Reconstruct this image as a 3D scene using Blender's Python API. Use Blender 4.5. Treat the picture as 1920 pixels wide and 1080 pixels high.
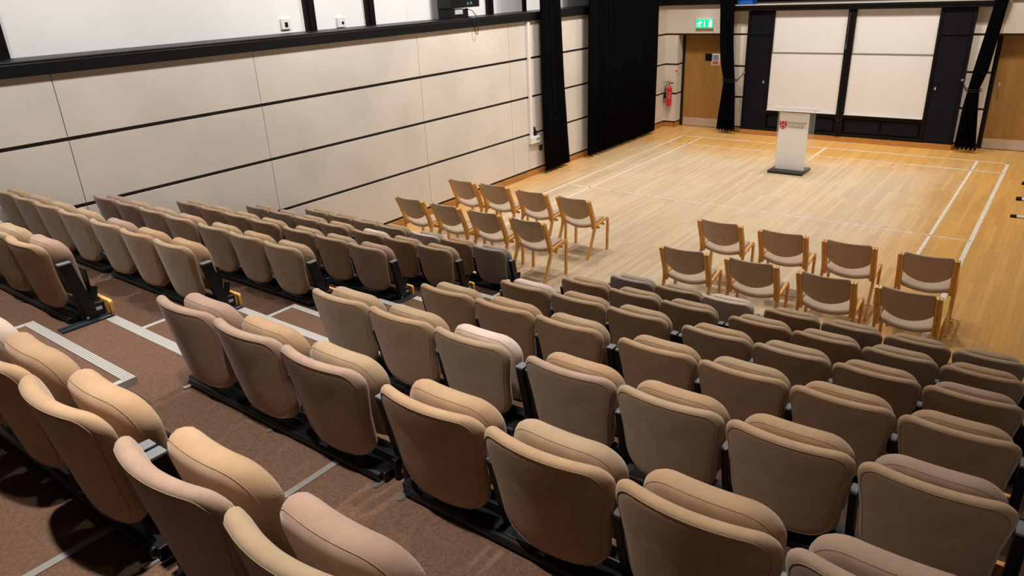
import bpy, bmesh, math, random
from mathutils import Vector, Matrix
random.seed(7)
sc = bpy.context.scene
for o in list(bpy.data.objects): bpy.data.objects.remove(o)
COL = sc.collection
PI = math.pi

# ------------------------------------------------------------------ camera
cam_d = bpy.data.cameras.new('camera'); cam = bpy.data.objects.new('camera', cam_d); COL.objects.link(cam)
yaw, pitch, roll = CAM_YPR = (-0.6644, 0.3977, -0.0476)
CAM_LOC = Vector((6.775, -15.087, 3.259))
f = Vector((math.sin(yaw)*math.cos(pitch), math.cos(yaw)*math.cos(pitch), -math.sin(pitch)))
r = Vector((math.cos(yaw), -math.sin(yaw), 0)); u = r.cross(f)
c_, s_ = math.cos(roll), math.sin(roll)
R_, U_ = c_*r + s_*u, -s_*r + c_*u
M = Matrix.Identity(4)
for i in range(3):
    M[i][0] = R_[i]; M[i][1] = U_[i]; M[i][2] = -f[i]; M[i][3] = CAM_LOC[i]
cam.matrix_world = M
cam_d.sensor_width = 36; cam_d.lens = 1350*36/1920; cam_d.clip_start = .05
sc.camera = cam

# ------------------------------------------------------------------ world, exposure, lights
w = bpy.data.worlds.new('world'); sc.world = w; w.use_nodes = True
w.node_tree.nodes['Background'].inputs[0].default_value = (.9, .85, .8, 1)
w.node_tree.nodes['Background'].inputs[1].default_value = .07
sc.view_settings.view_transform = 'Standard'; sc.view_settings.look = 'None'
sc.view_settings.gamma = 1; sc.view_settings.use_curve_mapping = False
sc.view_settings.exposure = 0.0
def downlight(x, y, z, power, size=.3, col=(1, .85, .68), spread=150, aim=None):
    d = bpy.data.lights.new('ceiling_or_added_light', 'AREA'); d.shape = 'DISK'; d.size = size
    d.energy = power; d.color = col; d.spread = math.radians(spread)
    o = bpy.data.objects.new('ceiling_or_added_light', d); COL.objects.link(o); o.location = (x, y, z)
    if aim: o.rotation_euler = (Vector(aim)-Vector((x, y, z))).to_track_quat('-Z', 'Y').to_euler()
    return o
LZ = 5.35
WARM = (1, .93, .835)
for x in (2.2, 5.0): downlight(x, -14.35, LZ, 33, .10, WARM, 78)
for y in (-12.2, -10.6, -8.9):
    for x in (1.0, 3.2, 5.4): downlight(x, y, LZ, 14, .16, WARM, 80, (x, y-1.1, 1.2))
for y in (-6.6, -3.7, -1.5):
    for x in (1.0, 3.1, 5.2): downlight(x, y, LZ, 30, .25, WARM, 115)
for x in (.4, 2.2, 3.9, 5.6):                     # added spots that brighten the front wall and whiteboards
    downlight(x, -1.0, 5.1, 20, .2, (1, .92, .82), 95, (x, .9, 1.0))
for y, p in ((-14.5, 30), (-11.7, 31), (-8.9, 43), (-6.1, 46), (-3.3, 40)):        # unseen washers, added to lift the panelled and gallery walls
    downlight(1.1, y, 5.3, p, .4, (1, .96, .93), 115, (-1.2, y, 2.7))

# ------------------------------------------------------------------ materials
def nmat(name, base, rough=.6, metal=0, var=0, vscale=8, bump=0, bscale=200, spec=.4, coat=0, col2=None, stretch=None, emit=None, sheen=0):
    m = bpy.data.materials.new(name); m.use_nodes = True; nt = m.node_tree; N = nt.nodes; L = nt.links
    b = N['Principled BSDF']; b.inputs['Base Color'].default_value = (*base, 1)
    b.inputs['Roughness'].default_value = rough; b.inputs['Metallic'].default_value = metal
    b.inputs['Specular IOR Level'].default_value = spec
    if coat: b.inputs['Coat Weight'].default_value = coat; b.inputs['Coat Roughness'].default_value = .25
    if sheen: b.inputs['Sheen Weight'].default_value = sheen; b.inputs['Sheen Roughness'].default_value = .5
    if emit: b.inputs['Emission Color'].default_value = (*base, 1); b.inputs['Emission Strength'].default_value = emit
    tc = N.new('ShaderNodeTexCoord')
    vec = tc.outputs['Object']
    if stretch:
        mp = N.new('ShaderNodeMapping'); mp.inputs['Scale'].default_value = stretch; L.new(vec, mp.inputs[0]); vec = mp.outputs[0]
    if var:
        n = N.new('ShaderNodeTexNoise'); n.inputs['Scale'].default_value = vscale; n.inputs['Detail'].default_value = 5
        L.new(vec, n.inputs['Vector'])
        mx = N.new('ShaderNodeMix'); mx.data_type = 'RGBA'
        c2 = col2 or tuple(max(0, c*(1-var)) for c in base)
        mx.inputs[6].default_value = (*base, 1); mx.inputs[7].default_value = (*c2, 1)
        rp = N.new('ShaderNodeMapRange'); rp.inputs[1].default_value = .35; rp.inputs[2].default_value = .68
        L.new(n.outputs[0], rp.inputs[0]); L.new(rp.outputs[0], mx.inputs[0]); L.new(mx.outputs[2], b.inputs['Base Color'])
    if bump:
        n2 = N.new('ShaderNodeTexNoise'); n2.inputs['Scale'].default_value = bscale; n2.inputs['Detail'].default_value = 3
        L.new(vec, n2.inputs['Vector'])
        bp = N.new('ShaderNodeBump'); bp.inputs['Strength'].default_value = bump; bp.inputs['Distance'].default_value = .004
        L.new(n2.outputs[0], bp.inputs['Height']); L.new(bp.outputs[0], b.inputs['Normal'])
    return m
def fabric(name, base, c2):
    m = nmat(name, base, .9, 0, .2, 14, 0, spec=.15, col2=c2, sheen=.25)
    nt = m.node_tree; N = nt.nodes; L = nt.links
    tc = N.new('ShaderNodeTexCoord')
    wv = N.new('ShaderNodeTexWave'); wv.bands_direction = 'DIAGONAL'; wv.inputs['Scale'].default_value = 130; wv.inputs['Distortion'].default_value = 2.5
    wv.inputs['Detail'].default_value = 2
    L.new(tc.outputs['Object'], wv.inputs['Vector'])
    n = N.new('ShaderNodeTexNoise'); n.inputs['Scale'].default_value = 420; L.new(tc.outputs['Object'], n.inputs['Vector'])
    ad = N.new('ShaderNodeMath'); ad.operation = 'ADD'; L.new(wv.outputs[0], ad.inputs[0]); L.new(n.outputs[0], ad.inputs[1])
    bp = N.new('ShaderNodeBump'); bp.inputs['Strength'].default_value = .3; bp.inputs['Distance'].default_value = .0007
    L.new(ad.outputs[0], bp.inputs['Height']); L.new(bp.outputs[0], N['Principled BSDF'].inputs['Normal'])
    return m
FAB = {
 'tan': fabric('seat_fabric_tan', (.44, .288, .176), (.385, .245, .145)),
 'beige': fabric('seat_fabric_beige', (.42, .30, .195), (.37, .26, .165)),
 'mauve': fabric('seat_fabric_mauve', (.40, .27, .205), (.34, .225, .17)),
 'grey': fabric('seat_fabric_grey', (.37, .31, .27), (.32, .27, .24)),
 'pale': fabric('seat_fabric_pale', (.66, .53, .46), (.58, .46, .39)),
}
M_seam = nmat('seam_thread', (.33, .22, .135), .9)
M_chairfab = fabric('chair_fabric', (.54, .41, .30), (.48, .36, .26))
M_beech = nmat('beech_wood', (.86, .44, .10), .35, 0, .25, 6, .1, 60, coat=.2, stretch=(12, 12, 1.5))
M_oak = nmat('skirting_wood', (.52, .24, .065), .4, 0, .3, 5, stretch=(1.2, 1.2, 14))
M_black = nmat('black_paint', (.008, .007, .008), .5, spec=.25)
M_blacksteel = nmat('black_steel', (.006, .006, .007), .42, 0, spec=.3)
M_cap = nmat('grey_plastic_cap', (.16, .17, .19), .35)
M_steel = nmat('bare_steel', (.55, .54, .52), .35, .9)
M_alu = nmat('aluminium_trim', (.62, .62, .61), .4, .6)
M_strip = nmat('dull_metal_strip', (.27, .26, .25), .5, .3)
M_carpet = nmat('brown_carpet', (.17, .098, .068), .95, 0, .35, 90, .9, 260, spec=.1)
M_panel = nmat('wall_panel_cream', (.73, .665, .59), .7, 0, .1, 1.3, col2=(.65, .59, .515))
M_gap = nmat('dark_groove', (.035, .022, .016), .6)
M_white = nmat('white_plaster', (.92, .905, .89), .85, 0, .04, 2)
M_whiteplastic = nmat('white_plastic', (.82, .80, .77), .4)
M_wb = nmat('whiteboard_surface', (.72, .70, .70), .35, 0, .03, 2)
M_navy = nmat('navy_laminate', (.0045, .0045, .010), .55, spec=.15)
M_dark = nmat('dark_stained_frame', (.005, .0035, .004), .5, spec=.15)
M_curt = nmat('black_curtain', (.0038, .0036, .0045), .95, 0, .3, 20, .3, 300, spec=.05)
M_door = nmat('door_veneer', (.40, .205, .06), .42, 0, .22, 3, col2=(.33, .165, .045), stretch=(9, 9, .7))
M_kick = nmat('brushed_kick_plate', (.62, .54, .46), .38, .35)
M_red = nmat('red_paint', (.62, .012, .015), .3, coat=.4)
M_redprint = nmat('crest_red', (.55, .02, .03), .5)
M_ledge = nmat('ledge_black', (.006, .006, .0065), .42, 0, spec=.25)
M_grey = nmat('grey_wall_paint', (.45, .46, .48), .8)
M_ceil = nmat('ceiling_paint', (.06, .06, .06), .9)
M_shelf = nmat('shelf_top_grey', (.5, .47, .44), .5)
M_blue = nmat('blue_plastic', (.01, .10, .5), .4)
M_text = nmat('printed_grey_letters', (.20, .15, .14), .6)
M_exit = nmat('exit_sign_green_lit', (.0, .55, .25), .5, emit=1.1)
M_exitw = nmat('exit_sign_white_lit', (.75, 1, .80), .5, emit=1.0)
M_glass = bpy.data.materials.new('clear_acrylic'); M_glass.use_nodes = True
gb = M_glass.node_tree.nodes['Principled BSDF']; gb.inputs['Base Color'].default_value = (.97, .98, .97, 1); gb.inputs['Roughness'].default_value = .03
gb.inputs['Alpha'].default_value = .13
M_navyglass = nmat('dark_glass', (.012, .008, .008), .1)

def ribbed():
    m = nmat('ribbed_aluminium', (.60, .60, .585), .42, .55); nt = m.node_tree; N = nt.nodes; L = nt.links
    tc = N.new('ShaderNodeTexCoord'); sp = N.new('ShaderNodeSeparateXYZ'); L.new(tc.outputs['Object'], sp.inputs[0])
    mu = N.new('ShaderNodeMath'); mu.operation = 'MULTIPLY'; mu.inputs[1].default_value = 2*PI/.0105; L.new(sp.outputs['Y'], mu.inputs[0])
    si = N.new('ShaderNodeMath'); si.operation = 'SINE'; L.new(mu.outputs[0], si.inputs[0])
    rp = N.new('ShaderNodeMapRange'); rp.inputs[1].default_value = -.6; rp.inputs[2].default_value = .3; L.new(si.outputs[0], rp.inputs[0])
    mx = N.new('ShaderNodeMix'); mx.data_type = 'RGBA'; mx.inputs[6].default_value = (.28, .27, .26, 1); mx.inputs[7].default_value = (.68, .67, .65, 1)
    L.new(rp.outputs[0], mx.inputs[0]); L.new(mx.outputs[2], N['Principled BSDF'].inputs['Base Color'])
    return m
M_rib = ribbed()

def floor_mat():
    m = bpy.data.materials.new('strip_wood_floor'); m.use_nodes = True; nt = m.node_tree; N = nt.nodes; L = nt.links
    b = N['Principled BSDF']
    tc = N.new('ShaderNodeTexCoord'); sp = N.new('ShaderNodeSeparateXYZ'); L.new(tc.outputs['Object'], sp.inputs[0])
    cb = N.new('ShaderNodeCombineXYZ'); L.new(sp.outputs['Y'], cb.inputs[0]); L.new(sp.outputs['X'], cb.inputs[1])
    br = N.new('ShaderNodeTexBrick'); br.inputs['Scale'].default_value = 1; br.inputs['Brick Width'].default_value = 1.15
    br.inputs['Row Height'].default_value = .058; br.inputs['Mortar Size'].default_value = .0011; br.inputs['Mortar Smooth'].default_value = .3
    br.inputs['Color1'].default_value = (0, 0, 0, 1); br.inputs['Color2'].default_value = (1, 1, 1, 1); br.inputs['Mortar'].default_value = (.5, .5, .5, 1)
    br.offset = .37
    L.new(cb.outputs[0], br.inputs['Vector'])
    # wear mask: pale in the middle, varnished at the edges
    def M2(op, a, b_=None, c=None):
        n = N.new('ShaderNodeMath'); n.operation = op
        for i, v in enumerate((a, b_, c)):
            if v is None: continue
            if isinstance(v, (int, float)): n.inputs[i].default_value = v
            else: L.new(v, n.inputs[i])
        return n.outputs[0]
    nz = N.new('ShaderNodeTexNoise'); nz.inputs['Scale'].default_value = .9; nz.inputs['Detail'].default_value = 5; L.new(tc.outputs['Object'], nz.inputs['Vector'])
    ax = M2('ABSOLUTE', M2('SUBTRACT', sp.outputs['X'], 2.45))
    ex = N.new('ShaderNodeMapRange'); ex.interpolation_type = 'SMOOTHSTEP'; ex.inputs[1].default_value = 1.9; ex.inputs[2].default_value = 3.7; L.new(ax, ex.inputs[0])
    ey = N.new('ShaderNodeMapRange'); ey.interpolation_type = 'SMOOTHSTEP'; ey.inputs[1].default_value = -2.3; ey.inputs[2].default_value = -.1; L.new(sp.outputs['Y'], ey.inputs[0])
    e = M2('MAXIMUM', ex.outputs[0], ey.outputs[0])
    e = M2('ADD', e, M2('MULTIPLY', M2('SUBTRACT', nz.outputs[0], .5), .9))
    e = M2('MINIMUM', M2('MAXIMUM', e, 0), 1)
    mx = N.new('ShaderNodeMix'); mx.data_type = 'RGBA'; mx.inputs[6].default_value = (.60, .465, .315, 1); mx.inputs[7].default_value = (.66, .36, .105, 1)
    L.new(e, mx.inputs[0])
    # plank tone
    gr = N.new('ShaderNodeTexNoise'); gr.inputs['Scale'].default_value = 1; gr.inputs['Detail'].default_value = 6
    mp = N.new('ShaderNodeMapping'); mp.inputs['Scale'].default_value = (60, 2.5, 1); L.new(tc.outputs['Object'], mp.inputs[0]); L.new(mp.outputs[0], gr.inputs['Vector'])
    t = M2('ADD', M2('MULTIPLY', br.outputs['Color'], .20), M2('MULTIPLY', gr.outputs[0], .22))
    t = M2('ADD', t, .80)
    t = M2('MULTIPLY', t, M2('SUBTRACT', 1, M2('MULTIPLY', br.outputs['Fac'], .45)))
    st = N.new('ShaderNodeTexNoise'); st.inputs['Scale'].default_value = 2.2; st.inputs['Detail'].default_value = 8; L.new(tc.outputs['Object'], st.inputs['Vector'])
    sr = N.new('ShaderNodeMapRange'); sr.inputs[1].default_value = .55; sr.inputs[2].default_value = .75; sr.inputs[3].default_value = 1; sr.inputs[4].default_value = .9; L.new(st.outputs[0], sr.inputs[0])
    t = M2('MULTIPLY', t, sr.outputs[0])
    vm = N.new('ShaderNodeVectorMath'); vm.operation = 'SCALE'; L.new(mx.outputs[2], vm.inputs[0]); L.new(t, vm.inputs['Scale'])
    L.new(vm.outputs[0], b.inputs['Base Color'])
    rr = N.new('ShaderNodeMapRange'); rr.inputs[3].default_value = .5; rr.inputs[4].default_value = .3; L.new(e, rr.inputs[0]); L.new(rr.outputs[0], b.inputs['Roughness'])
    b.inputs['Specular IOR Level'].default_value = .4
    return m
M_floor = floor_mat()
def worn_line():
    m = nmat('worn_white_line_paint', (.80, .76, .72), .5); nt = m.node_tree; N = nt.nodes; L = nt.links
    tc = N.new('ShaderNodeTexCoord'); n = N.new('ShaderNodeTexNoise'); n.inputs['Scale'].default_value = 7; n.inputs['Detail'].default_value = 8; n.inputs['Roughness'].default_value = .7
    L.new(tc.outputs['Object'], n.inputs['Vector'])
    rp = N.new('ShaderNodeMapRange'); rp.inputs[1].default_value = .46; rp.inputs[2].default_value = .66; rp.inputs[3].default_value = .1; rp.inputs[4].default_value = .97; L.new(n.outputs[0], rp.inputs[0])
    tr = N.new('ShaderNodeBsdfTransparent'); mx = N.new('ShaderNodeMixShader'); L.new(rp.outputs[0], mx.inputs[0])
    L.new(N['Principled BSDF'].outputs[0], mx.inputs[1]); L.new(tr.outputs[0], mx.inputs[2]); L.new(mx.outputs[0], N['Material Output'].inputs[0])
    return m
M_line = worn_line()
M_fresh = nmat('white_line_paint', (.80, .77, .73), .5, 0, .25, 20, col2=(.68, .55, .40))

# ------------------------------------------------------------------ mesh helpers
class MB:
    def __init__(s): s.v = []; s.f = []; s.mi = []; s.smooth = []
    def add(s, vs, fs, mi=0, sm=False):
        o = len(s.v); s.v += [tuple(p) for p in vs]
        for q in fs: s.f.append([i+o for i in q]); s.mi.append(mi); s.smooth.append(sm)
        return s
    def box(s, x0, x1, y0, y1, z0, z1, mi=0, M=None):
        vs = [Vector((x, y, z)) for x in (x0, x1) for y in (y0, y1) for z in (z0, z1)]
        if M: vs = [M @ v for v in vs]
        return s.add(vs, [(0, 1, 3, 2), (4, 6, 7, 5), (0, 4, 5, 1), (2, 3, 7, 6), (0, 2, 6, 4), (1, 5, 7, 3)], mi)
    def tube(s, pts, rad, seg=10, mi=0, cap=True, radii=None):
        pts = [Vector(p) for p in pts]; n = len(pts); rings = []
        t0 = (pts[1]-pts[0]).normalized(); up = Vector((0, 0, 1)) if abs(t0.z) < .9 else Vector((1, 0, 0))
        a = t0.cross(up).normalized()
        o = len(s.v)
        for i, p in enumerate(pts):
            t = (pts[min(i+1, n-1)]-pts[max(i-1, 0)]).normalized()
            a = (a - t*a.dot(t)).normalized(); b = t.cross(a)
            rr = radii[i] if radii else rad
            for k in range(seg):
                an = 2*PI*k/seg; s.v.append(tuple(p+(a*math.cos(an)+b*math.sin(an))*rr))
        for i in range(n-1):
            for k in range(seg):
                s.f.append([o+i*seg+k, o+i*seg+(k+1) % seg, o+(i+1)*seg+(k+1) % seg, o+(i+1)*seg+k]); s.mi.append(mi); s.smooth.append(True)
        if cap:
            s.f.append([o+k for k in range(seg)][::-1]); s.mi.append(mi); s.smooth.append(False)
            s.f.append([o+(n-1)*seg+k for k in range(seg)]); s.mi.append(mi); s.smooth.append(False)
        return s
    def bar_yz(s, pts, x0, x1, th, mi=0):
        """ribbon of thickness th along a path in the YZ plane, from x0 to x1"""
        P = [Vector((p[0], p[1])) for p in pts]; n = len(P); L = []; Rr = []
        for i in range(n):
            if i == 0: t = (P[1]-P[0])
            elif i == n-1: t = (P[-1]-P[-2])
            else: t = (P[i]-P[i-1]).normalized()+(P[i+1]-P[i]).normalized()
            t.normalize(); nn = Vector((-t.y, t.x)); k = th/2
            if 0 < i < n-1:
                d = (P[i]-P[i-1]).normalized(); k = k/max(.5, abs(nn.dot(Vector((-d.y, d.x)))))
            L.append(P[i]+nn*k); Rr.append(P[i]-nn*k)
        vs = []
        for i in range(n):
            for x in (x0, x1):
                vs += [(x, L[i].x, L[i].y), (x, Rr[i].x, Rr[i].y)]
        fs = [(0, 1, 3, 2), (4*(n-1), 4*(n-1)+2, 4*(n-1)+3, 4*(n-1)+1)]
        for i in range(n-1):
            a = 4*i; b = a+4
            fs += [(a, a+2, b+2, b), (a+1, b+1, b+3, a+3), (a, b, b+1, a+1), (a+2, a+3, b+3, b+2)]
        return s.add(vs, fs, mi)
    def prism(s, outline, y0, y1, mi=0, M=None):
        """outline in XZ extruded along y"""
        n = len(outline); vs = [Vector((x, y, z)) for y in (y0, y1) for x, z in outline]
        if M: vs = [M @ v for v in vs]
        fs = [tuple(range(n)), tuple(range(2*n-1, n-1, -1))]+[(i, i+n, (i+1) % n+n, (i+1) % n) for i in range(n)]
        return s.add(vs, fs, mi)
    def build(s, name, mats, parent=None, bevel=0, loc=None):
        me = bpy.data.meshes.new(name); me.from_pydata(s.v, [], s.f)
        if not isinstance(mats, (list, tuple)): mats = [mats]
        for m in mats: me.materials.append(m)
        for p, mi, sm in zip(me.polygons, s.mi, s.smooth): p.material_index = mi; p.use_smooth = sm
        bm = bmesh.new(); bm.from_mesh(me); bmesh.ops.recalc_face_normals(bm, faces=bm.faces); bm.to_mesh(me); bm.free()
        o = bpy.data.objects.new(name, me); COL.objects.link(o)
        if parent: o.parent = parent
        if loc: o.location = loc
        if bevel:
            b = o.modifiers.new('bevel', 'BEVEL'); b.width = bevel; b.segments = 2; b.limit_method = 'ANGLE'
        return o
def tag(o, label=None, cat=None, group=None, kind=None):
    if label: o['label'] = label
    if cat: o['category'] = cat
    if group: o['group'] = group
    if kind: o['kind'] = kind
    return o
def empty(name, loc=(0, 0, 0), rz=0):
    o = bpy.data.objects.new(name, None); COL.objects.link(o); o.location = loc; o.rotation_euler = (0, 0, rz); o.empty_display_size = .05
    return o
def copy_tree(o, parent=None):
    c = o.copy(); COL.objects.link(c)
    if parent: c.parent = parent
    for ch in list(o.children): copy_tree(ch, c)
    return c
def struct(mb, name, mats, bevel=0): return tag(mb.build(name, mats, bevel=bevel), kind='structure')
def rounded(poly, rad, seg=7):
    """round the corners of a convex polygon; rad list"""
    n = len(poly); out = []
    for i in range(n):
        p = Vector(poly[i]); a = Vector(poly[i-1]); b = Vector(poly[(i+1) % n]); rr = rad[i]
        da = (a-p).normalized(); db = (b-p).normalized(); ang = da.angle(db); t = rr/math.tan(ang/2)
        c = p+(da+db).normalized()*(rr/math.sin(ang/2)); s0 = p+da*t; s1 = p+db*t
        a0 = math.atan2(s0.y-c.y, s0.x-c.x); a1 = math.atan2(s1.y-c.y, s1.x-c.x); d = (a1-a0+PI) % (2*PI)-PI
        for k in range(seg+1):
            an = a0+d*k/seg; out.append((c.x+rr*math.cos(an), c.y+rr*math.sin(an)))
    return out
def densify(poly, step=.03):
    out = []
    for i in range(len(poly)):
        a = Vector(poly[i]); b = Vector(poly[(i+1) % len(poly)]); n = max(1, int((b-a).length/step))
        for k in range(n): out.append(tuple(a+(b-a)*k/n))
    return out
def pad(mb, outline, profile, centre, warp, mi=0):
    """cushion: rings of the outline scaled about centre; profile = [(scale, y), ...]; warp maps (x,y,z)"""
    n = len(outline); rings = []; o = len(mb.v); cx, cz = centre
    vs = []
    for sc_, y in profile:
        for x, z in outline: vs.append(warp(cx+(x-cx)*sc_, y, cz+(z-cz)*sc_))
    fs = []
    for k in range(len(profile)-1):
        for i in range(n):
            fs.append((k*n+i, k*n+(i+1) % n, (k+1)*n+(i+1) % n, (k+1)*n+i))
    c0 = len(vs); vs.append(warp(cx, profile[0][1], cz)); vs.append(warp(cx, profile[-1][1], cz))
    last = (len(profile)-1)*n
    for i in range(n):
        fs.append((i, c0, (i+1) % n)); fs.append((last+i, last+(i+1) % n, c0+1))
    mb.add(vs, fs, mi, True)

# ------------------------------------------------------------------ geometry constants
PITCH, DY, DZ = .45, .8145, .262
def rowy(r): return -12.8775-DY*(r-5)           # plane of the backrest shoulders
def tread(r): return .249+DZ*(r-1)
def nose(r): return rowy(r)+.2266
XL, XR = -.90, 7.02
YB = -17.3

# ================================================================== SETTING
# floor with court lines
mb = MB(); mb.box(XL-.2, XR, -10.2, 1.3, -.1, 0)
def ln(x0, x1, y0, y1, mi): mb.add([(x0, y0, .0015), (x1, y0, .0015), (x1, y1, .0015), (x0, y1, .0015)], [(0, 1, 2, 3)], mi)
hw = .02
ln(0-hw, 6.1+hw, -hw, hw, 2); ln(0, .9, -.76-hw, -.76+hw, 1); ln(.9, 4.6, -.76-hw*.8, -.76+hw*.8, 1); ln(4.6, 6.1, -.76-hw, -.76+hw, 2)
ln(0-hw, hw, -9.2, -hw, 2); ln(.46-hw, .46+hw, -9.2, -hw, 2); ln(5.64-hw, 5.64+hw, -9.2, -hw, 2); ln(6.1-hw*1.3, 6.1+hw*1.3, -9.2, hw, 2)
ln(3.05-hw, 3.05+hw, -1.15, -hw, 2); ln(0, .46, -4.72-hw, -4.72+hw, 2); ln(.46, 6.1, -4.72-hw*.7, -4.72+hw*.7, 1)
struct(mb, 'floor', [M_floor, M_line, M_fresh])

# seating tiers (carpeted platforms)
for rr in range(1, 8):
    y1 = nose(rr); y0 = nose(rr+1) if rr < 7 else YB
    mb = MB(); mb.box(XL+.03, XR-.02, y0-.02 if rr < 7 else y0, y1, tread(rr)-.05, tread(rr), 0)
    mb.box(XL+.04, XR-.03, y1-.03, y1-.01, tread(rr)-DZ+.001, tread(rr)-.05, 1)
    # metal joint strip running up the platform
    mb.box(4.735, 4.765, y0, y1-.06, tread(rr)-.01, tread(rr)+.003, 2)
    struct(mb, 'floor_tier', [M_carpet, M_blacksteel, M_strip])
    mb = MB(); mb.box(2.52, 4.3, y1-.055, y1+.008, tread(rr)-.035, tread(rr)+.004, 0)
    struct(mb, 'trim_1', M_rib)
    mb = MB(); mb.box(XL+.04, 2.515, y1-.03, y1+.006, tread(rr)-.05, tread(rr)+.003); mb.box(4.305, XR-.03, y1-.03, y1+.006, tread(rr)-.05, tread(rr)+.003)
    struct(mb, 'trim_2', M_blacksteel)

# left wall: panels with dark grooves
ZG = [.114, .769, 1.421, 2.075]
YJ = [YB, -14.86, -12.13, -9.94, -7.224, -5.063, -4.6, -2.4, -.2, .88]
mb = MB(); mb.box(XL-.14, XL-.022, YB, .9, 0, 2.69, 1)
zb = [(.135, .749), (.789, 1.401), (1.441, 2.055), (2.095, 2.69)]
for z0, z1 in zb:
    for a, b in zip(YJ[:-1], YJ[1:]): mb.box(XL-.022, XL, a+.004, b-.004, z0, z1, 0)
struct(mb, 'wall_left', [M_panel, M_gap])
mb = MB(); mb.box(XL-.02, XL+.012, -9.45, .87, 0, .098); struct(mb, 'baseboard_left', M_oak)
mb = MB(); mb.box(-1.6, -1.45, YB, 1.3, 2.7, 5.7); struct(mb, 'wall_left_upper', M_white)
mb = MB(); mb.box(-1.45, -.86, YB, 1.2, 2.686, 2.822); mb.box(-.86, -.845, YB, 1.2, 2.686, 2.80)
struct(mb, 'trim_3', M_ledge, bevel=.008)
for y0, y1 in ((-8.722, -8.562), (-7.662, -7.508), (-4.945, -4.785), (-3.904, -3.84), (-12.4, -12.24)):
    mb = MB(); mb.box(-1.45, -1.40, y0, y1, 2.82, 5.6); mb.box(-1.40, -1.385, y0+.05, y1-.05 if y1-y0 > .12 else y1-.02, 2.82, 5.6)
    struct(mb, 'trim_4', M_dark)

# front wall
YF = .87
def fpanel(mb, x0, x1, y, lo, hi):
    for z0, z1 in zb:
        a, b = max(z0, lo), min(z1, hi)
        if b > a+.01: mb.box(x0, x1, y, y+.02, a, b, 0)
    mb.box(x0, x1, y+.02, y+.08, lo, hi, 1)
mb = MB()
fpanel(mb, -.9, -.62, YF, 0, 2.69)                      # left of the left door
mb.box(-.635, -.612, YF-.001, 1.17, .135, .749, 0); mb.box(-.635, -.612, YF-.001, 1.17, .789, 1.401, 0); mb.box(-.635, -.612, YF-.001, 1.17, 1.441, 2.055, 0)
mb.box(-.66, -.632, YF+.02, 1.17, 0, 2.1, 1)
fpanel(mb, -.62, .62, YF, 2.055, 2.69)
fpanel(mb, .62, 1.02, YF, 0, 2.69)
fpanel(mb, 5.12, 5.50, YF, 0, 2.69)
fpanel(mb, 5.50, XR, YF, 2.055, 2.69)
mb.box(-1.6, XR, 1.2, 1.3, 0, 2.7, 1)
mb.box(-.62, .62, YF+.08, 1.2, 2.06, 2.10, 1); mb.box(5.5, XR, YF+.08, 1.2, 2.06, 2.10, 1)
struct(mb, 'wall_front', [M_panel, M_gap])
mb = MB(); mb.box(-.9, -.62, YF-.012, YF+.02, 0, .098); mb.box(-.632, -.608, YF-.012, 1.15, 0, .098); mb.box(.62, 1.02, YF-.012, YF+.02, 0, .098); mb.box(5.12, 5.50, YF-.012, YF+.02, 0, .098)
struct(mb, 'baseboard_front', M_oak)
mb = MB(); mb.box(-1.6, XR, 1.25, 1.35, 2.69, 5.7); struct(mb, 'wall_front_upper', M_curt)
mb = MB(); mb.box(-1.45, .70, .80, 1.25, 2.686, 2.84); mb.box(5.55, XR, .80, 1.25, 2.686, 2.84); struct(mb, 'trim_5', M_ledge)
# other walls, ceiling
mb = MB(); mb.box(XR, XR+.1, YB, 1.3, 0, 5.7); struct(mb, 'wall_right', M_grey)
mb = MB(); mb.box(-1.6, XR+.1, YB-.1, YB, 0, 5.7); struct(mb, 'wall_back', nmat('back_wall_paint', (.10, .09, .085), .9))
mb = MB(); mb.box(-1.6, XR+.1, YB-.1, 1.35, 5.7, 5.8); struct(mb, 'ceiling', M_ceil)

# doors
def door(name, x0, x1, flip):
    e = tag(empty(name, (x0, 1.15, 0)), kind='structure'); W = x1-x0
    mb = MB(); mb.box(0, W, 0, .045, .008, 2.05); leaf = mb.build('door_leaf', M_door, e)
    mb = MB(); mb.box(.01, W-.01, -.004, 0, .012, .20); mb.build('kick_plate', M_kick, e)
    mb = MB(); mb.box(-.05, 0, -.03, .05, 0, 2.1); mb.box(W, W+.05, -.03, .05, 0, 2.1); mb.box(-.05, W+.05, -.03, .05, 2.05, 2.1); mb.build('door_frame', M_black, e)
    hx = W-.09 if flip else .09
    mb = MB(); mb.tube([(hx, -.035, 1.0), (hx, -.035, 1.22)], .009, 8); mb.tube([(hx, 0, 1.01), (hx, -.035, 1.01)], .007, 8); mb.tube([(hx, 0, 1.21), (hx, -.035, 1.21)], .007, 8)
    mb.build('door_handle', M_steel, e)
    return e
d1 = door('door_1', -.55, .50, True)
mb = MB(); mb.box(.49, .65, -.006, 0, 1.485, 1.64); mb.build('door_window', M_navyglass, d1)
door('door_2', 5.56, 6.62, False)
# fire door notice on the left door
n = tag(empty('fire_door_notice', (.09, 1.15, 1.395)), 'small white, blue and red fire safety notice on the left-hand door', 'sign')
MB().box(0, .19, -.004, 0, 0, .25).build('notice_board', M_whiteplastic, n)
mb = MB()
for k in range(4): mb.box(.05, .165, -.006, -.004, .105+.03*k, .125+.03*k)
for k in range(4): mb.box(.018, .04, -.006, -.004, .105+.03*k, .125+.03*k)
mb.build('blue_print', nmat('notice_blue', (.03, .12, .30), .5), n)
mb = MB(); mb.box(.02, .17, -.006, -.004, .055, .085); mb.box(.02, .17, -.006, -.004, .018, .045); mb.build('red_print', M_redprint, n)

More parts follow.
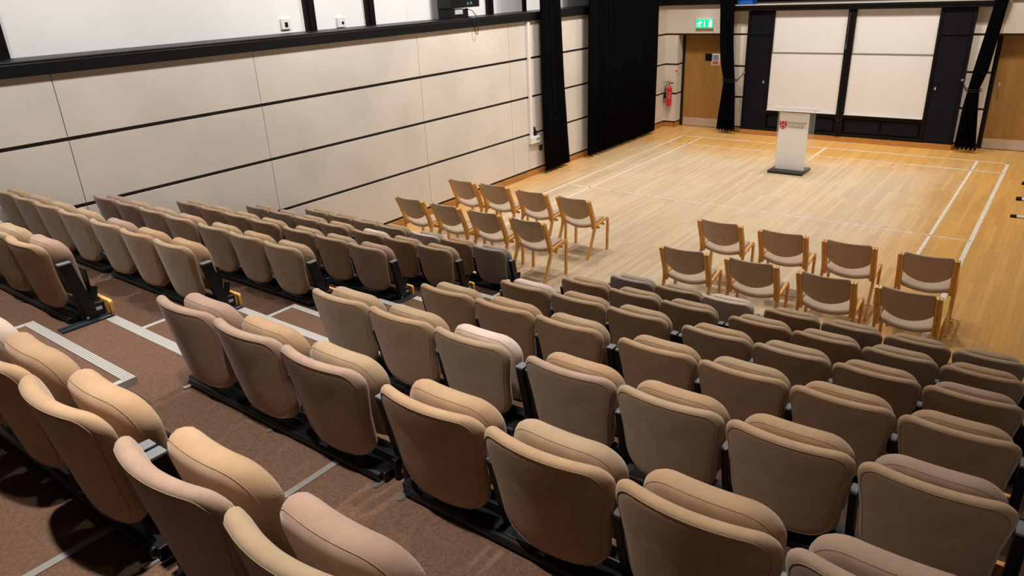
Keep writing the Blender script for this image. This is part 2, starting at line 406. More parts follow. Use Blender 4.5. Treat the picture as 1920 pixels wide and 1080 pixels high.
# ================================================================== exit sign
n = tag(empty('exit_sign', (-.19, YF, 2.20)), 'green lit emergency exit sign with running figure above the left door', 'exit sign')
MB().box(0, .40, -.045, 0, 0, .20).build('sign_case', M_whiteplastic, n, bevel=.004)
MB().box(.012, .388, -.049, -.045, .012, .188).build('sign_face', M_exit, n)
mb = MB(); y0, y1 = -.052, -.049
mb.box(.30, .365, y0, y1, .03, .17)                                     # door
mb.box(.193, .207, y0, y1, .06, .16); mb.prism([(.175, .07), (.225, .07), (.20, .035)], y0, y1)   # arrow down
def circ(cx, cz, r_, n_=14): return [(cx+r_*math.cos(2*PI*k/n_), cz+r_*math.sin(2*PI*k/n_)) for k in range(n_)]
mb.prism(circ(.107, .148, .014), y0, y1)
mb.prism([(.075, .135), (.105, .135), (.098, .085), (.072, .085)], y0, y1)
for a, b in (((.08, .13), (.045, .105)), ((.045, .105), (.04, .085)), ((.10, .13), (.13, .11)), ((.13, .11), (.145, .125)), ((.078, .088), (.06, .055)), ((.06, .055), (.03, .05)), ((.092, .088), (.11, .06)), ((.11, .06), (.10, .025))):
    A, B = Vector(a), Vector(b); d = (B-A).normalized(); q = Vector((-d.y, d.x))*.006
    mb.prism([tuple(A+q), tuple(B+q), tuple(B-q), tuple(A-q)], y0, y1)
mb.build('sign_symbols', M_exitw, n)

# ================================================================== fire extinguisher
n = tag(empty('fire_extinguisher', (-.745, YF-.085, .50)), 'red fire extinguisher with black hose hung on the cream wall by the left door', 'fire extinguisher')
mb = MB(); prof = [(.0, .055), (.004, .06), (.02, .062), (.36, .062), (.40, .055), (.435, .03), (.45, .022)]
mb.tube([(0, 0, z) for z, _ in prof], .06, 20, radii=[q for _, q in prof]); mb.build('cylinder', M_red, n)
mb = MB(); mb.tube([(0, 0, .445), (0, 0, .50)], .016, 10); mb.box(-.012, .012, -.02, .02, .48, .52); mb.build('valve', M_steel, n)
mb = MB(); mb.bar_yz([(0, .52), (0, .53)], -.02, .10, .02); mb.box(-.01, .11, -.01, .01, .535, .547, M=Matrix.Rotation(-.22, 4, 'Y')); mb.box(-.01, .10, -.01, .01, .505, .515); mb.build('handle', M_black, n)
mb = MB(); mb.tube([(-.01, 0, .49), (-.05, 0, .50), (-.085, 0, .45), (-.10, 0, .36), (-.10, 0, .30)], .010, 8)
mb.tube([(-.10, 0, .32), (-.105, 0, .26), (-.11, 0, .17)], .02, 10, radii=[.012, .024, .034]); mb.build('hose_horn', M_black, n)
mb = MB()
for k in range(5): mb.tube([(0, 0, .16+.032*k), (0, 0, .182+.032*k)], .0628, 20)
lab = mb.build('printed_label', nmat('label_print', (.55, .2, .18), .6, 0, .9, 60, col2=(.6, .02, .03)), n)
MB().box(-.03, .03, .05, .085, .30, .34).build('wall_bracket', M_black, n)
n = tag(empty('extinguisher_sign', (-.655, YF, 1.14)), 'small red and white sign on the wall above the fire extinguisher', 'sign')
MB().box(0, .07, -.003, 0, .10, .175).build('red_plate', nmat('sign_white', (.8, .78, .76), .5), n)
mb = MB(); mb.box(.008, .028, -.005, -.003, .108, .165); mb.box(.036, .062, -.005, -.003, .108, .165); mb.build('red_print', M_redprint, n)
MB().box(.005, .05, -.003, 0, 0, .085).build('text_plate', nmat('sign_pale_green', (.62, .62, .52), .5), n)

# ================================================================== whiteboard cabinet
n = tag(empty('whiteboard_cabinet', (1.02, .72, 0)), 'black panelled cabinet wall holding the sliding whiteboards behind the lectern', 'cabinet')
def P(name, m, boxes, parent=None, bevel=0, label=None):
    mb = MB()
    for b in boxes: mb.box(*b)
    o = mb.build(name, m, parent or n, bevel)
    if label: o['label'] = label
    return o
W = 4.10; D = .15
P('plinth', M_oak, [(0, W, .0, D, 0, .105)])
P('carcass', M_dark, [(0, W, .06, D, .105, 2.54), (0, .05, 0, D, .105, 2.54), (W-.05, W, 0, D, .105, 2.54), (.49, .545, 0, D, .105, 2.54), (3.535, 3.59, 0, D, .105, 2.54), (1.965, 2.11, -.01, D, .105, 2.54),
                      (.545, 3.535, 0, D, .105, .17), (.545, 3.535, 0, D, .47, .548), (2.02, 2.05, -.02, 0, .105, 2.54)], bevel=.004)
P('lintel', M_dark, [(-.32, W+.42, -.055, D, 2.548, 2.655), (-.32, W+.42, -.065, -.055, 2.60, 2.655)], bevel=.004)
P('shelf_top', M_shelf, [(-.32, W+.42, -.065, .53, 2.655, 2.67)], label='pale grey top of the cabinet')
for x0, kx in ((.05, .43), (3.59, 3.66)):
    dd = P('door', M_navy, [(x0+.004, x0+.456 if x0 < 1 else x0+.456, .01, .06, .12, 2.05), (x0+.004, x0+.456, .01, .06, 2.07, 2.53)], bevel=.005)
    P('door_knob', M_steel, [(kx-.018, kx+.018, -.012, .01, 1.10, 1.15)], parent=dd, bevel=.004)
for x0, x1 in ((.545, 1.965), (2.11, 3.535)):
    a, b = x0+.002, x1-.002
    P('whiteboard', M_wb, [(a, b, .045, .06, 1.735, 2.54)], label='upper sliding whiteboard panel')
    lo = P('whiteboard', M_wb, [(a, b, .025, .045, .552, 1.715)], label='lower sliding whiteboard panel')
    P('board_rail', nmat('board_rail_grey', (.30, .28, .25), .4, .5), [(a, b, .018, .05, 1.712, 1.736)])
    P('pen_tray', M_alu, [(a, b, -.03, .03, .545, .553)])
    xm = (x0+x1)/2
    for p0, p1 in ((x0+.04, xm-.03), (xm+.03, x1-.04)):
        P('lower_panel', M_navy, [(p0, p1, .03, .06, .19, .45)], bevel=.004)
P('pull_cord', M_cap, [(1.995, 2.0, -.018, -.012, 1.9, 2.5), (1.988, 2.004, -.02, -.01, 1.82, 1.90)])
P('lock', M_steel, [(2.025, 2.037, -.024, -.02, .425, .437)])
# things on the cabinet
n2 = tag(empty('storage_crate', (.72, .80, 2.67)), 'blue plastic crate on top of the whiteboard cabinet, left end', 'crate')
mb = MB(); t = .006
mb.box(0, .34, 0, .24, 0, t); mb.box(0, t, 0, .24, 0, .10); mb.box(.34-t, .34, 0, .24, 0, .10); mb.box(0, .34, 0, t, 0, .10); mb.box(0, .34, .24-t, .24, 0, .10)
mb.build('crate_body', M_blue, n2); mb = MB(); mb.box(-.01, .35, -.01, .25, .09, .10); mb.build('crate_rim', M_blue, n2)

# ================================================================== curtains
def curtain(name, rows, nf, amp, label, seed, along='y'):
    """rows: list of (z, a0, a1, depth) where a is the coordinate along the run"""
    rnd = random.Random(seed); ph = [rnd.uniform(-.5, .5) for _ in range(nf*2+2)]; am = [rnd.uniform(.65, 1.25) for _ in range(nf*2+2)]
    NS = nf*12; vs = []; fs = []
    for z, a0, a1, d in rows:
        for i in range(NS+1):
            s = i/NS; k = int(s*nf); wv = math.sin(2*PI*nf*s+ph[min(k, nf)]*.8)
            wv = math.copysign(abs(wv)**.75, wv)
            a = a0+(a1-a0)*(s+.25*math.sin(4*PI*nf*s)/(nf*6)); dd = d+amp*am[min(k, nf)]*wv*(.8+.2*(3.2-z)/3.2)
            zz = z+(.012+.022*wv if z < .2 else 0)
            vs.append((dd, a, zz) if along == 'y' else (a, dd, zz))
    for j in range(len(rows)-1):
        for i in range(NS):
            p = j*(NS+1)+i; fs.append((p, p+1, p+NS+2, p+NS+1))
    mb = MB(); mb.add(vs, fs, 0, True); o = mb.build(name, M_curt)
    sd = o.modifiers.new('thickness', 'SOLIDIFY'); sd.thickness = .008
    return tag(o, label, 'curtain')
ZT = 5.2
curtain('curtain', [(ZT, -4.30, -3.70, -.76), (3.0, -4.31, -3.69, -.76), (1.6, -4.33, -3.62, -.75), (.6, -4.30, -3.52, -.75), (.05, -4.27, -3.46, -.75)], 5, .05, 'narrow gathered black curtain on the left wall, beside the white trunking', 1)
curtain('curtain', [(ZT, -2.80, .02, -.72), (3.0, -2.82, .02, -.72), (1.6, -2.84, .02, -.72), (.05, -2.86, -.02, -.72)], 16, .075, 'wide black curtain along the left wall, nearest the left door', 2)
curtain('curtain', [(ZT, .36, .74, .60), (2.78, .44, .75, .60), (1.9, .49, .79, .60), (1.45, .55, .84, .60), (1.15, .63, .875, .60), (.85, .60, .90, .60), (.4, .555, .93, .60), (.06, .53, .95, .60)], 6, .035, 'black curtain tied back between the left door and the whiteboards', 3, 'x')
curtain('curtain', [(ZT, 5.62, 5.95, .60), (3.2, 5.44, 5.66, .60), (2.65, 5.38, 5.57, .60), (2.09, 5.32, 5.53, .60), (1.5, 5.255, 5.48, .60), (1.17, 5.228, 5.40, .60), (.84, 5.20, 5.435, .60), (.07, 5.184, 5.53, .60)], 5, .032, 'black curtain tied back between the whiteboards and the right door', 4, 'x')
for lab, hx, hy, hz, cx0, cx1, cz in (('dark cord tying the curtain beside the left door back to the cabinet', 1.03, .70, 1.31, .62, .89, 1.17), ('dark cord tying the right-hand curtain back to the cabinet', 5.095, .70, 1.30, 5.215, 5.41, 1.16)):
    e = tag(empty('curtain_tieback', (hx, hy, hz)), lab, 'curtain tie')
    mb = MB()
    near, far = (cx1, cx0) if hx > cx1 else (cx0, cx1)
    o = .03 if near > far else -.03; N_, F_ = near+o-hx, far-o-hx
    for dz in (.0, .035):
        mb.tube([(0, 0, -dz*.3), (N_*.4, -.03, (cz-hz)*.4-dz*.6), (N_, -.10, cz-hz-dz), (N_-o*.6, -.166, cz-hz-dz), ((N_+F_)/2, -.172, cz-hz-dz-.01), (F_+o*.6, -.166, cz-hz-dz), (F_, -.10, cz-hz-dz), (F_+o*.6, -.034, cz-hz-dz), (N_-o*.6, -.034, cz-hz-dz), (N_, -.06, cz-hz-dz+.01)], .006, 6)
    mb.build('cord', M_black, e)
    MB().tube([(0, .02, 0), (0, -.02, 0)], .02, 10).build('hook', M_steel, e)
# track
mb = MB(); mb.box(-.79, -.69, -5, .3, ZT, ZT+.04); tag(mb.build('curtain_track', M_black), 'black curtain track high along the left wall', 'curtain track')
mb = MB(); mb.box(.2, 6.4, .56, .64, ZT, ZT+.04); tag(mb.build('curtain_track', M_black), 'black curtain track high across the front wall', 'curtain track')

# ================================================================== lectern
n = tag(empty('lectern', (3.02, -2.15, 0)), 'white and clear acrylic lectern with red crest on a black base', 'lectern')
P('base', nmat('lectern_base_black', (.018, .018, .019), .4), [(-.31, .29, -.27, .25, 0, .045)], bevel=.012)
P('front_panel', nmat('frosted_white_panel', (.90, .885, .87), .4), [(-.235, .26, -.085, -.065, .045, 1.03)], bevel=.003)
P('side_panel', M_glass, [(-.275, -.265, -.06, .16, .045, 1.05)], bevel=.002); P('side_panel', M_glass, [(.29, .30, -.06, .16, .045, 1.05)], bevel=.002)
P('clear_sheet', M_glass, [(-.262, .287, -.062, -.054, .045, 1.05)], bevel=.002)
mb = MB(); Mt = Matrix.Translation((0, .02, 1.075)) @ Matrix.Rotation(math.radians(-9), 4, 'X')
mb.box(-.31, .33, -.20, .20, -.012, .012, 0, Mt); mb.box(-.31, .33, -.215, -.195, -.012, .035, 0, Mt); mb.build('reading_top', nmat('lectern_top_white', (.85, .85, .84), .3), n, bevel=.004)
mb = MB(); mb.box(-.15, .20, -.10, .16, .013, .03, 0, Mt); mb.build('top_sheet', nmat('lectern_sheet_white', (.9, .9, .89), .3), n)
# crest
cx, cz, s = -.165, .815, .062
sh = [(cx-s, cz+s*1.05), (cx+s, cz+s*1.05), (cx+s, cz-.1*s)]
for k in range(1, 9):
    a = PI*k/9; sh.append((cx+s*math.cos(a), cz-.1*s-s*1.0*math.sin(a)))
sh.append((cx-s, cz-.1*s))
mb = MB(); mb.prism(sh, -.0890, -.0855); crest = mb.build('crest', M_redprint, n)
mb = MB()
mb.prism([(cx-s, cz-.35*s), (cx, cz+.38*s), (cx+s, cz-.35*s), (cx+s, cz-.62*s), (cx, cz+.1*s), (cx-s, cz-.62*s)], -.0905, -.0890)
for px_, pz_ in ((-.5, .7), (.5, .7), (-.38, -.72), (.38, -.72)): mb.prism(circ(cx+px_*s, cz+pz_*s, s*.2, 8), -.0905, -.0890)
mb.build('crest_charges', nmat('crest_white', (.85, .8, .78), .5), crest)
def text(body, size, loc, rot, m, parent, name, ext=.0006):
    cu = bpy.data.curves.new(name, 'FONT'); cu.body = body; cu.size = size; cu.extrude = ext; cu.align_x = 'LEFT'; cu.space_character = 1.12
    o = bpy.data.objects.new(name, cu); COL.objects.link(o)
    dg = bpy.context.evaluated_depsgraph_get(); me = bpy.data.meshes.new_from_object(o.evaluated_get(dg))
    COL.objects.unlink(o); bpy.data.objects.remove(o)
    me.materials.clear(); me.materials.append(m)
    o = bpy.data.objects.new(name, me); COL.objects.link(o); o.location = loc; o.rotation_euler = rot; o.parent = parent
    return o
text('WADHAM', .062, (-.085, -.0865, .838), (PI/2, 0, 0), M_text, n, 'lettering')
text('COLLEGE', .060, (-.085, -.0865, .782), (PI/2, 0, 0), M_text, n, 'lettering')

# ================================================================== wall fittings
n = tag(empty('cable_trunking', (XL, -4.53, .62)), 'white vertical cable trunking with socket box on the left wall', 'trunking')
P('trunk', M_whiteplastic, [(0, .035, -.035, .035, .10, 2.066)], bevel=.003)
P('socket_box', M_whiteplastic, [(0, .06, -.06, .20, -.02, .10)], bevel=.004)
P('socket_face', M_cap, [(.06, .064, .10, .13, .02, .07), (.06, .064, .15, .18, .02, .07), (.02, .05, .20, .203, .01, .08)])
n = tag(empty('wall_catch', (XL, -4.42, .74)), 'small black bracket on the wall beside the white trunking', 'bracket')
mb = MB(); mb.box(0, .02, -.015, .015, -.05, .14); mb.prism([(0, -.04), (.02, -.04), (.02, .02), (0, .09)], .015, .06); mb.build('bracket_body', M_black, n)
n = tag(empty('wall_socket', (XL, -4.23, .475)), 'small black square wall socket beside the narrow curtain', 'socket')
P('socket_plate', M_black, [(0, .012, -.045, .045, -.045, .045)], bevel=.002); P('socket_centre', M_steel, [(.012, .016, -.018, .018, -.018, .018)])
for y, z, lab in ((-9.03, 2.92, 'white wall sensor box with square black lens above the ledge, left one'), (-8.12, 2.885, 'white wall socket box with round black dot above the ledge, right one')):
    n = tag(empty('wall_box', (-1.45, y, z)), lab, 'wall box')
    P('box_case', M_whiteplastic, [(0, .03, -.07, .07, -.055, .075)], bevel=.006)
    if y < -9: P('lens', M_black, [(.03, .034, -.02, .025, -.03, .03)])
    else: MB().tube([(.03, .02, .0), (.036, .02, .0)], .02, 12).build('lens', M_black, n)
# speaker on the ledge
n = tag(empty('wall_speaker', (-1.15, -5.95, 2.822)), 'black loudspeaker on a stand on the dark wall ledge', 'loudspeaker')
P('stand_base', M_black, [(-.16, .10, -.33, .08, 0, .13)], bevel=.006)
P('label_plate', nmat('pale_plate', (.5, .49, .46), .5), [(.10, .105, -.24, -.06, .06, .125)])
P('cabinet', M_blacksteel, [(-.17, .13, -.33, .33, .15, .62)], bevel=.012)
P('terminal_panel', nmat('teal_terminals', (.10, .20, .22), .4), [(.13, .134, .02, .07, .19, .22), (.13, .134, .10, .14, .19, .23)])
P('grille', M_black, [(.13, .136, -.28, .28, .27, .58)])
mb = MB(); mb.tube([(.10, .02, .14), (.18, .08, .10), (.24, .10, .02), (.31, .06, -.05), (.32, .02, -.20), (.325, .0, -.245), (.32, -.04, -.22), (.31, -.05, -.02), (.20, .0, .01), (.02, .05, .01)], .006, 6)
mb.build('cable', M_black, n)

# ================================================================== auditorium seats
def lean_back(x, y, z):      # backrest warp: wraps forward at the sides, leans back at the top
    t = x/.22
    return (x, y+.048*(t*t)-.042+.20*(.43-z)*.9, z)
def make_backrest():
    RADS = [.10, .12, .085, .085, .12, .10, .058, .058]
    ol = rounded([(-.2225, .498), (.2225, .498), (.2215, .42), (.2015, .30), (.187, .105), (-.187, .105), (-.2015, .30), (-.2215, .42)][::-1], RADS, 6)
    ol = densify(ol, .025)
    ol2 = []
    for x, z in ol:
        if z > .45: z += .006*(1-(x/.22)**2)
        if z < .2: z -= .022*(1-(x/.2)**2)
        ol2.append((x, z))
    ol = ol2; c = (0, .305); t = .024
    prof = [(.3, -t*1.05), (.6, -t*1.05), (.82, -t*1.03), (.90, -t), (.945, -t*.9), (.975, -t*.66), (.993, -t*.33), (1, 0), (.993, t*.33), (.975, t*.7), (.93, t*.95), (.85, t*1.2), (.6, t*1.5), (.3, t*1.6)]
    mb = MB(); pad(mb, ol, prof, c, lean_back); b = mb.build('backrest', FAB['tan'])
    # seam: thin cord lying on the rear face near the rim
    pts = [lean_back(c[0]+(x-c[0])*.925, -t*.985, c[1]+(z-c[1])*.935) for x, z in ol]
    mb = MB(); mb.tube(pts+[pts[0]], .0011, 5, cap=False); p = mb.build('seam', M_seam, b)
    return b
def cush_warp(x, y, z):
    k = max(0, min(1, (z-.12)/.36))
    return (x, .078+y*(.55+.45*k)+.03*(x/.2)**2+.15*(.46-z), z)
def make_cushion():
    ol = densify(rounded([(-.203, .476), (.203, .476), (.185, .125), (-.185, .125)][::-1], [.05, .05, .095, .095], 9), .025)
    ol = [(x, z+(.008*(1-(x/.2)**2) if z > .38 else 0)) for x, z in ol]
    c = (0, .29); t = .050
    prof = [(.25, -t), (.5, -t), (.72, -t*.97), (.84, -t*.88), (.92, -t*.7), (.97, -t*.4), (1, 0), (.985, t*.4), (.95, t*.7), (.88, t*.9), (.72, t), (.3, t)]
    mb = MB(); pad(mb, ol, prof, c, cush_warp); b = mb.build('seat_cushion', FAB['tan'])
    pts = [cush_warp(c[0]+(x-c[0])*.945, -t*.60, c[1]+(z-c[1])*.945) for x, z in ol]
    mb = MB(); mb.tube(pts+[pts[0]], .0008, 5, cap=False); mb.build('seam', nmat('cushion_seam_thread', (.40, .27, .17), .9), b)
    return b
def make_seat():
    e = empty('auditorium_seat')
    make_backrest().parent = e; make_cushion().parent = e
    mb = MB(); mb.box(-.15, .15, .195, .205, .11, .28); mb.box(-.15, .15, .165, .196, .095, .115); mb.build('seat_pan', M_blacksteel, e, bevel=.004)
    return e
def set_fab(seat, back, cush):
    for ch in seat.children:
        k = back if ch.name.startswith('backrest') else cush if ch.name.startswith('seat_cushion') else None
        if k and ch.type == 'MESH' and ch.material_slots:
            ch.material_slots[0].link = 'OBJECT'; ch.material_slots[0].material = FAB[k]
# row unit frame (posts, beam, feet)
def make_frame(nseat, wood_right, wood_left, PITCH=PITCH):
    e = empty('seat_row_frame'); L = nseat*PITCH
    mb = MB(); mb.box(-.02, L+.02, .105, .16, .030, .076); mb.box(.0, L, .035, .10, .006, .046); mb.tube([(.02, .035, .024), (L-.02, .035, .024)], .019, 12); mb.build('beam', M_blacksteel, e, bevel=.004)
    for k in range(nseat+1):
        x = k*PITCH; end = k in (0, nseat); outer = (k == 0 and wood_left) or (k == nseat and wood_right)
        xx = x+(-.018 if k == 0 else .018 if k == nseat else 0); wpost = .019 if end else .0125
        mb = MB(); mb.bar_yz([(.130, .005), (.118, .10), (.062, .372)] if end else [(.112, .005), (.088, .10), (.062, .2), (.034, .338)], xx-wpost, xx+wpost, .052 if not end else .07 if outer else .05)
        if end: mb.bar_yz([(.07, .05), (.14, .052), (.21, .05)], xx-.012, xx+.012, .09); mb.bar_yz([(.12, .10), (.165, .125), (.185, .20)], xx-.010, xx+.010, .035)
        po = mb.build('post', M_blacksteel, e, bevel=.004)
        mb = MB(); mb.box(xx-wpost-.001, xx+wpost+.001, .004 if not end else .028 if outer else .038, .060 if not end else .100 if outer else .090, .334 if not end else .368, .345 if not end else .380, 0); mb.build('post_cap', M_cap, po, bevel=.004)
        if end:
            mb = MB(); s_ = 1 if k else -1
            mb.box(min(xx+s_*.012, xx+s_*.018), max(xx+s_*.012, xx+s_*.018), .12, .19, .055, .075)
            mb.tube([(xx+s_*.012, .10, .03), (xx+s_*.02, .10, .03)], .009, 8); mb.tube([(xx+s_*.012, .12, .06), (xx+s_*.018, .12, .06)], .006, 8)
            mb.build('pivot_plate', M_steel, po)
    for x in [0.02, L-.02]+([L/2] if nseat > 3 else [L/2]):
        mb = MB(); mb.box(x-.015, x+.015, .115, .150, .004, .05); fo = mb.build('foot', M_blacksteel, e, bevel=.003)
        mb = MB(); mb.tube([(x, .0, .001), (x, .0, .008)], .011, 10); mb.box(x-.012, x+.012, .0, .125, .001, .005); mb.build('foot_bolt', M_steel, fo)
    for flag, x0, x1 in ((wood_right, L-.15, L+.035), (wood_left, -.035, .15)):
        if flag:
            ol = rounded([(x0, .003), (x1, .003), (x1, .088), (x0, .088)], [.003, .012, .02, .012] if flag == 'r' else [.012, .003, .012, .02], 5)
            mb = MB(); mb.prism(ol, .232, .256); mb.build('wood_end_board', M_beech, e, bevel=.003)
    if wood_right == 'r':
        mb = MB(); mb.box(L+.0, L+.07, -.06, .215, .0, .014); mb.box(L+.03, L+.035, -.06, .215, .014, .02); mb.build('floor_track', nmat('dark_track', (.05, .065, .08), .3, .5), e, bevel=.003)
    return e
ORD = ['', 'first', 'second', 'third', 'fourth', 'fifth', 'sixth', 'seventh']
ROWN = {1: 'the front row', 2: 'the second row up', 3: 'the third row up', 4: 'the fourth row up', 5: 'the fifth row up', 6: 'the sixth row up', 7: 'the top row'}
X_R = [3.662+PITCH*i+(.09 if i > 2 else 0) for i in range(7)]     # left edges of the seats, right block
X_L = [-.812+.447*i for i in range(4)]+[1.058+.460*i for i in range(3)]
COLR = {  # (block,row,col): (backrest, cushion)
 ('R', 7, 0): ('tan', 'pale'), ('R', 7, 1): ('tan', 'tan'), ('R', 7, 2): ('tan', 'tan'), ('R', 7, 3): ('mauve', 'tan'), ('R', 7, 4): ('beige', 'mauve'),
 ('R', 6, 0): ('mauve', 'mauve'), ('R', 6, 1): ('mauve', 'tan'), ('R', 6, 2): ('mauve', 'beige'), ('R', 6, 3): ('tan', 'tan'), ('R', 6, 4): ('tan', 'beige'), ('R', 6, 5): ('tan', 'tan'), ('R', 6, 6): ('mauve', 'mauve'),
 ('R', 5, 2): ('beige', 'pale'), ('R', 5, 3): ('mauve', 'tan'), ('R', 5, 6): ('tan', 'mauve'), ('R', 4, 6): ('tan', 'tan'), ('R', 4, 4): ('tan', 'beige'),
 ('R', 3, 0): ('beige', 'pale'), ('R', 1, 2): ('pale', 'pale'), ('R', 1, 0): ('grey', 'grey'), ('R', 1, 1): ('beige', 'beige'),
 ('R', 3, 3): ('beige', 'tan'), ('R', 3, 5): ('tan', 'tan'), ('R', 3, 6): ('tan', 'mauve'),
 ('L', 6, 6): ('tan', 'mauve'), ('L', 3, 6): ('mauve', 'mauve'), ('L', 1, 4): ('pale', 'grey'), ('L', 1, 6): ('grey', 'grey'), ('L', 2, 4): ('beige', 'pale'),
 ('L', 4, 0): ('mauve', 'mauve'), ('L', 4, 1): ('mauve', 'beige'), ('L', 3, 0): ('mauve', 'beige'), ('L', 2, 0): ('mauve', 'mauve'), ('L', 2, 1): ('mauve', 'mauve'), ('L', 5, 4): ('beige', 'mauve'), ('L', 5, 5): ('tan', 'tan'),
}
WORD = {'tan': 'tan', 'beige': 'beige', 'mauve': 'mauve-brown', 'grey': 'greyish', 'pale': 'pale'}
proto = make_seat(); used = [False]
def place_seat(blk, rr, ci, x):
    s = proto if not used[0] else copy_tree(proto); used[0] = True
    s.location = (x+PITCH/2+(.006 if blk == 'L' and ci > 3 else 0), rowy(rr), tread(rr))
    key = (blk, rr, ci); rnd = random.Random(ci*31+rr*7+(5 if blk == 'L' else 0))
    back, cush = COLR.get(key, (rnd.choice(['tan', 'beige', 'beige']), rnd.choice(['tan', 'beige', 'beige'])))
    set_fab(s, back, cush)
    n_ais = ci+1 if blk == 'R' else 7-ci
    side = 'right' if blk == 'R' else 'left'
    pos = 'at the aisle' if n_ais == 1 else ('at the wall end' if n_ais == 7 else ORD[n_ais]+' from aisle')
    col = WORD[back] if back == cush else f'{WORD[back]}'
    ex = '' if back == cush else f' with {WORD[cush]} cushion'
    lab = f'{col} tip-up seat{ex}, {pos}, {side} block, {ROWN[rr].replace("the ", "")}'
    tag(s, lab, 'seat', 'tip-up auditorium seats in the raked rows'); return s
frames = {}
def place_frame(nseat, wr, wl, x, rr, lab, pitch=PITCH):
    key = (nseat, wr, wl)
    if key not in frames: frames[key] = fr = make_frame(nseat, wr, wl, pitch)
    else: fr = copy_tree(frames[key])
    fr.location = (x, rowy(rr), tread(rr)); tag(fr, lab, 'seat frame', 'black steel frames under the seat rows')
for rr in range(1, 8):
    for i, x in enumerate(X_R): place_seat('R', rr, i, x)
    place_frame(3, None, 'l', X_R[0], rr, f'black steel seat frame, three-seat aisle section, right block, {ROWN[rr]}')
    place_frame(4, 'e', None, X_R[3], rr, f'black steel seat frame, four-seat wall section, right block, {ROWN[rr]}')
    if rr <= 6:
        for i, x in enumerate(X_L):
            if rr == 6 and i < 3: continue
            place_seat('L', rr, i, x)
        if rr < 6: place_frame(4, None, None, X_L[0], rr, f'black steel seat frame, four-seat wall section, left block, {ROWN[rr]}', .447)
        place_frame(3, 'r', None, X_L[4], rr, f'black steel seat frame, three-seat aisle section, left block, {ROWN[rr]}', .460)

# half steps in the aisle
for rr in range(1, 8):
    z0 = tread(rr)-DZ; zt = z0+DZ/2; y1 = nose(rr)+.41; y0 = nose(rr)+.012
    e = tag(empty('aisle_step', (2.515, y0, z0)), f'carpeted half step with metal edging in the aisle below {ROWN[rr].replace("the ", "")} of seats' if rr < 7 else 'carpeted half step with metal edging at the top of the aisle', 'step', 'half steps down the aisle')
    Wd, Dp = 1.11, y1-y0
    mb = MB(); mb.box(.03, Wd-.03, 0, Dp-.055, DZ/2-.035, DZ/2); mb.build('tread', M_carpet, e)
    mb = MB(); mb.box(0, Wd, Dp-.055, Dp, DZ/2-.035, DZ/2+.004); mb.build('nosing', M_rib, e, bevel=.002)
    for q0, q1, c0, c1 in ((0, .03, -.004, 0), (Wd-.03, Wd, Wd, Wd+.004)):
        mb = MB(); mb.box(q0, q1, 0, Dp-.055, DZ/2-.035, DZ/2+.003); mb.box(c0, c1, 0, Dp+.001, DZ/2-.036, DZ/2+.0045); mb.build('side_trim', M_alu, e)
    mb = MB(); mb.box(.04, .07, .02, Dp-.04, .001, DZ/2-.035); mb.box(Wd-.07, Wd-.04, .02, Dp-.04, .001, DZ/2-.035); mb.box(.04, Wd-.04, Dp-.06, Dp-.04, .001, DZ/2-.035); mb.build('support', M_blacksteel, e)

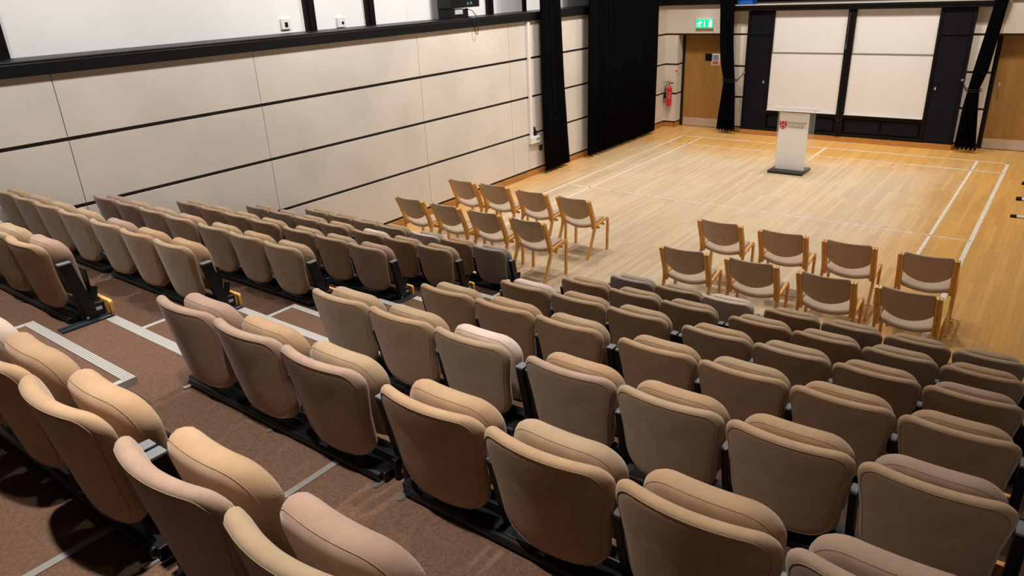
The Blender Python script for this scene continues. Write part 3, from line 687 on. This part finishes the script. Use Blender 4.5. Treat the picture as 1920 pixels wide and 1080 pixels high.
# ================================================================== floor chairs
def make_chair():
    e = empty('stacking_chair'); hwid = .245
    # side view path, y measured from the post top (0, .755)
    for s in (-1, 1):
        xo = s*hwid; a, b = (xo-.013, xo+.013)
        rear = [(-.045, 0), (.045, .18), (.10, .30), (.125, .37), (.125, .43), (.105, .50), (.0, .752)]
        mb = MB(); mb.bar_yz(rear, a, b, .042); mb.build('leg', M_beech, e, bevel=.004)
        front = [(.425, 0), (.435, .20), (.440, .36), (.438, .405), (.415, .432), (.385, .436)]
        mb = MB(); mb.bar_yz(front, a, b, .038); mb.build('leg', M_beech, e, bevel=.004)
        mb = MB(); mb.bar_yz([(.125, .395), (.25, .415), (.405, .437)], a+.001, b-.001, .030); mb.build('seat_rail', M_beech, e, bevel=.004)
        c, d = (xo-s*.014-s*.026, xo-s*.014); c, d = min(c, d), max(c, d)
        mb = MB(); mb.bar_yz([(.135, .36), (.125, .43), (.105, .50), (.0, .752)], c, d, .046); po = mb.build('back_post', M_beech, e, bevel=.004)
        mb = MB()
        for yy, zz in ((.022, .70), (.06, .61)): mb.tube([(xo+s*.011, yy, zz), (xo+s*.0135, yy, zz)], .006, 8)
        mb.build('bolt', M_black, po)
    MB().box(-.21, .21, .40, .425, .335, .362).build('cross_rail', M_beech, e, bevel=.003); MB().box(-.21, .21, .28, .31, .315, .342).build('cross_rail', M_beech, e, bevel=.003)
    # seat: sags in the middle
    def sw(x, y, z):   # outline in x,z used as x,depth
        t = x/.22
        return (x, z, .405+y+.095*(z-.11)+.050*(t*t)-.042)
    ol = densify(rounded([(-.212, .115), (.212, .115), (.218, .435), (-.218, .435)], [.03, .03, .05, .05], 6), .03)
    t = .030; prof = [(.3, -t*.6), (.7, -t*.6), (.95, -t*.6), (.985, -t*.4), (1, 0), (.985, t*.5), (.94, t*.85), (.8, t), (.3, t)]
    mb = MB(); pad(mb, ol, prof, (0, .275), sw); mb.build('seat', M_chairfab, e)
    # backrest: straight top, rounded belly below, curved in plan
    def bw(x, y, z):
        t = x/.21; yl = .105-.105*(z-.50)/.252
        return (x, y+yl-.004+.05*(t*t)-.055, z)
    top, side, bot = .785, .60, .488
    o = [(-.205, side), (-.205, top), (.205, top), (.205, side)]
    q = rounded([(-.208, .56), (-.208, top-.003), (.208, top-.003), (.208, .56)], [.02, .028, .028, .02], 5)
    q = densify(q, .025)
    ol = [(x, z if z > .60 else z-.085*max(0, 1-(x/.208)**2)**.8) for x, z in q]
    t = .016; prof = [(.3, -t), (.7, -t), (.92, -t*.95), (.97, -t*.7), (1, 0), (.97, t*.8), (.9, t*1.1), (.6, t*1.3), (.3, t*1.3)]
    mb = MB(); pad(mb, ol, prof, (0, .65), bw); mb.build('backrest', M_chairfab, e)
    return e
chairs = [('front', 'left', 0, .152, -7.667, -4), ('front', 'left', 1, .713, -7.652, .3), ('front', 'left', 2, 1.369, -7.688, -1.3), ('front', 'left', 3, 2.021, -7.696, -1.4),
          ('back', 'left', 0, .145, -8.704, -1.2), ('back', 'left', 1, .773, -8.709, -2.5), ('back', 'left', 2, 1.397, -8.704, .5), ('back', 'left', 3, 2.044, -8.712, -.6),
          ('front', 'right', 0, 3.958, -7.737, 0), ('front', 'right', 1, 4.647, -7.757, 1.1), ('front', 'right', 2, 5.302, -7.762, 1), ('front', 'right', 3, 6.003, -7.769, 2.2),
          ('back', 'right', 0, 3.99, -8.729, 2.8), ('back', 'right', 1, 4.666, -8.718, 1.4), ('back', 'right', 2, 5.349, -8.742, 0), ('back', 'right', 3, 6.008, -8.745, -2)]
cproto = make_chair()
for i, (row, side, k, x, y, a) in enumerate(chairs):
    ch = cproto if i == 0 else copy_tree(cproto)
    ch.location = (x, y, 0); ch.rotation_euler = (0, 0, math.radians(a))
    where = ['leftmost', 'second from left', 'third from left', 'rightmost'][k]
    far = 'farther row' if row == 'front' else 'nearer row'
    tag(ch, f'wooden chair with beige padding, {where}, {far} of {side} floor group', 'chair', 'wooden stacking chairs on the hall floor')

# ================================================================== table bases at the right edge
for k, (x, y, dbl) in enumerate(((6.40, -1.42, 1), (6.40, -2.42, 1), (6.41, -3.37, 0))):
    e = tag(empty('folding_table', (x, y, 0)), f'white T-shaped table foot with black end cap at the right edge, {["farthest", "middle", "nearest"][k]} of three', 'table', 'white table feet along the right wall')
    for j in range(2 if dbl else 1):
        yy = .055*j
        mb = MB(); mb.box(.07, .56, yy-.02, yy+.02, .004, .034); mb.build('foot_bar', M_whiteplastic, e, bevel=.01)
        mb = MB(); mb.box(0, .072, yy-.0225, yy+.0225, 0, .037); mb.build('end_cap', M_black, e, bevel=.006)
    mb = MB(); mb.box(.36, .41, -.02, .02, .034, .70); mb.build('upright', M_whiteplastic, e, bevel=.008)
    mb = MB(); mb.box(.42, .445, -.38, .38, .20, .95); mb.build('tabletop', M_whiteplastic, e, bevel=.004)
    mb = MB(); mb.box(.36, .42, -.05, .05, .66, .72); mb.build('hinge', M_black, e)
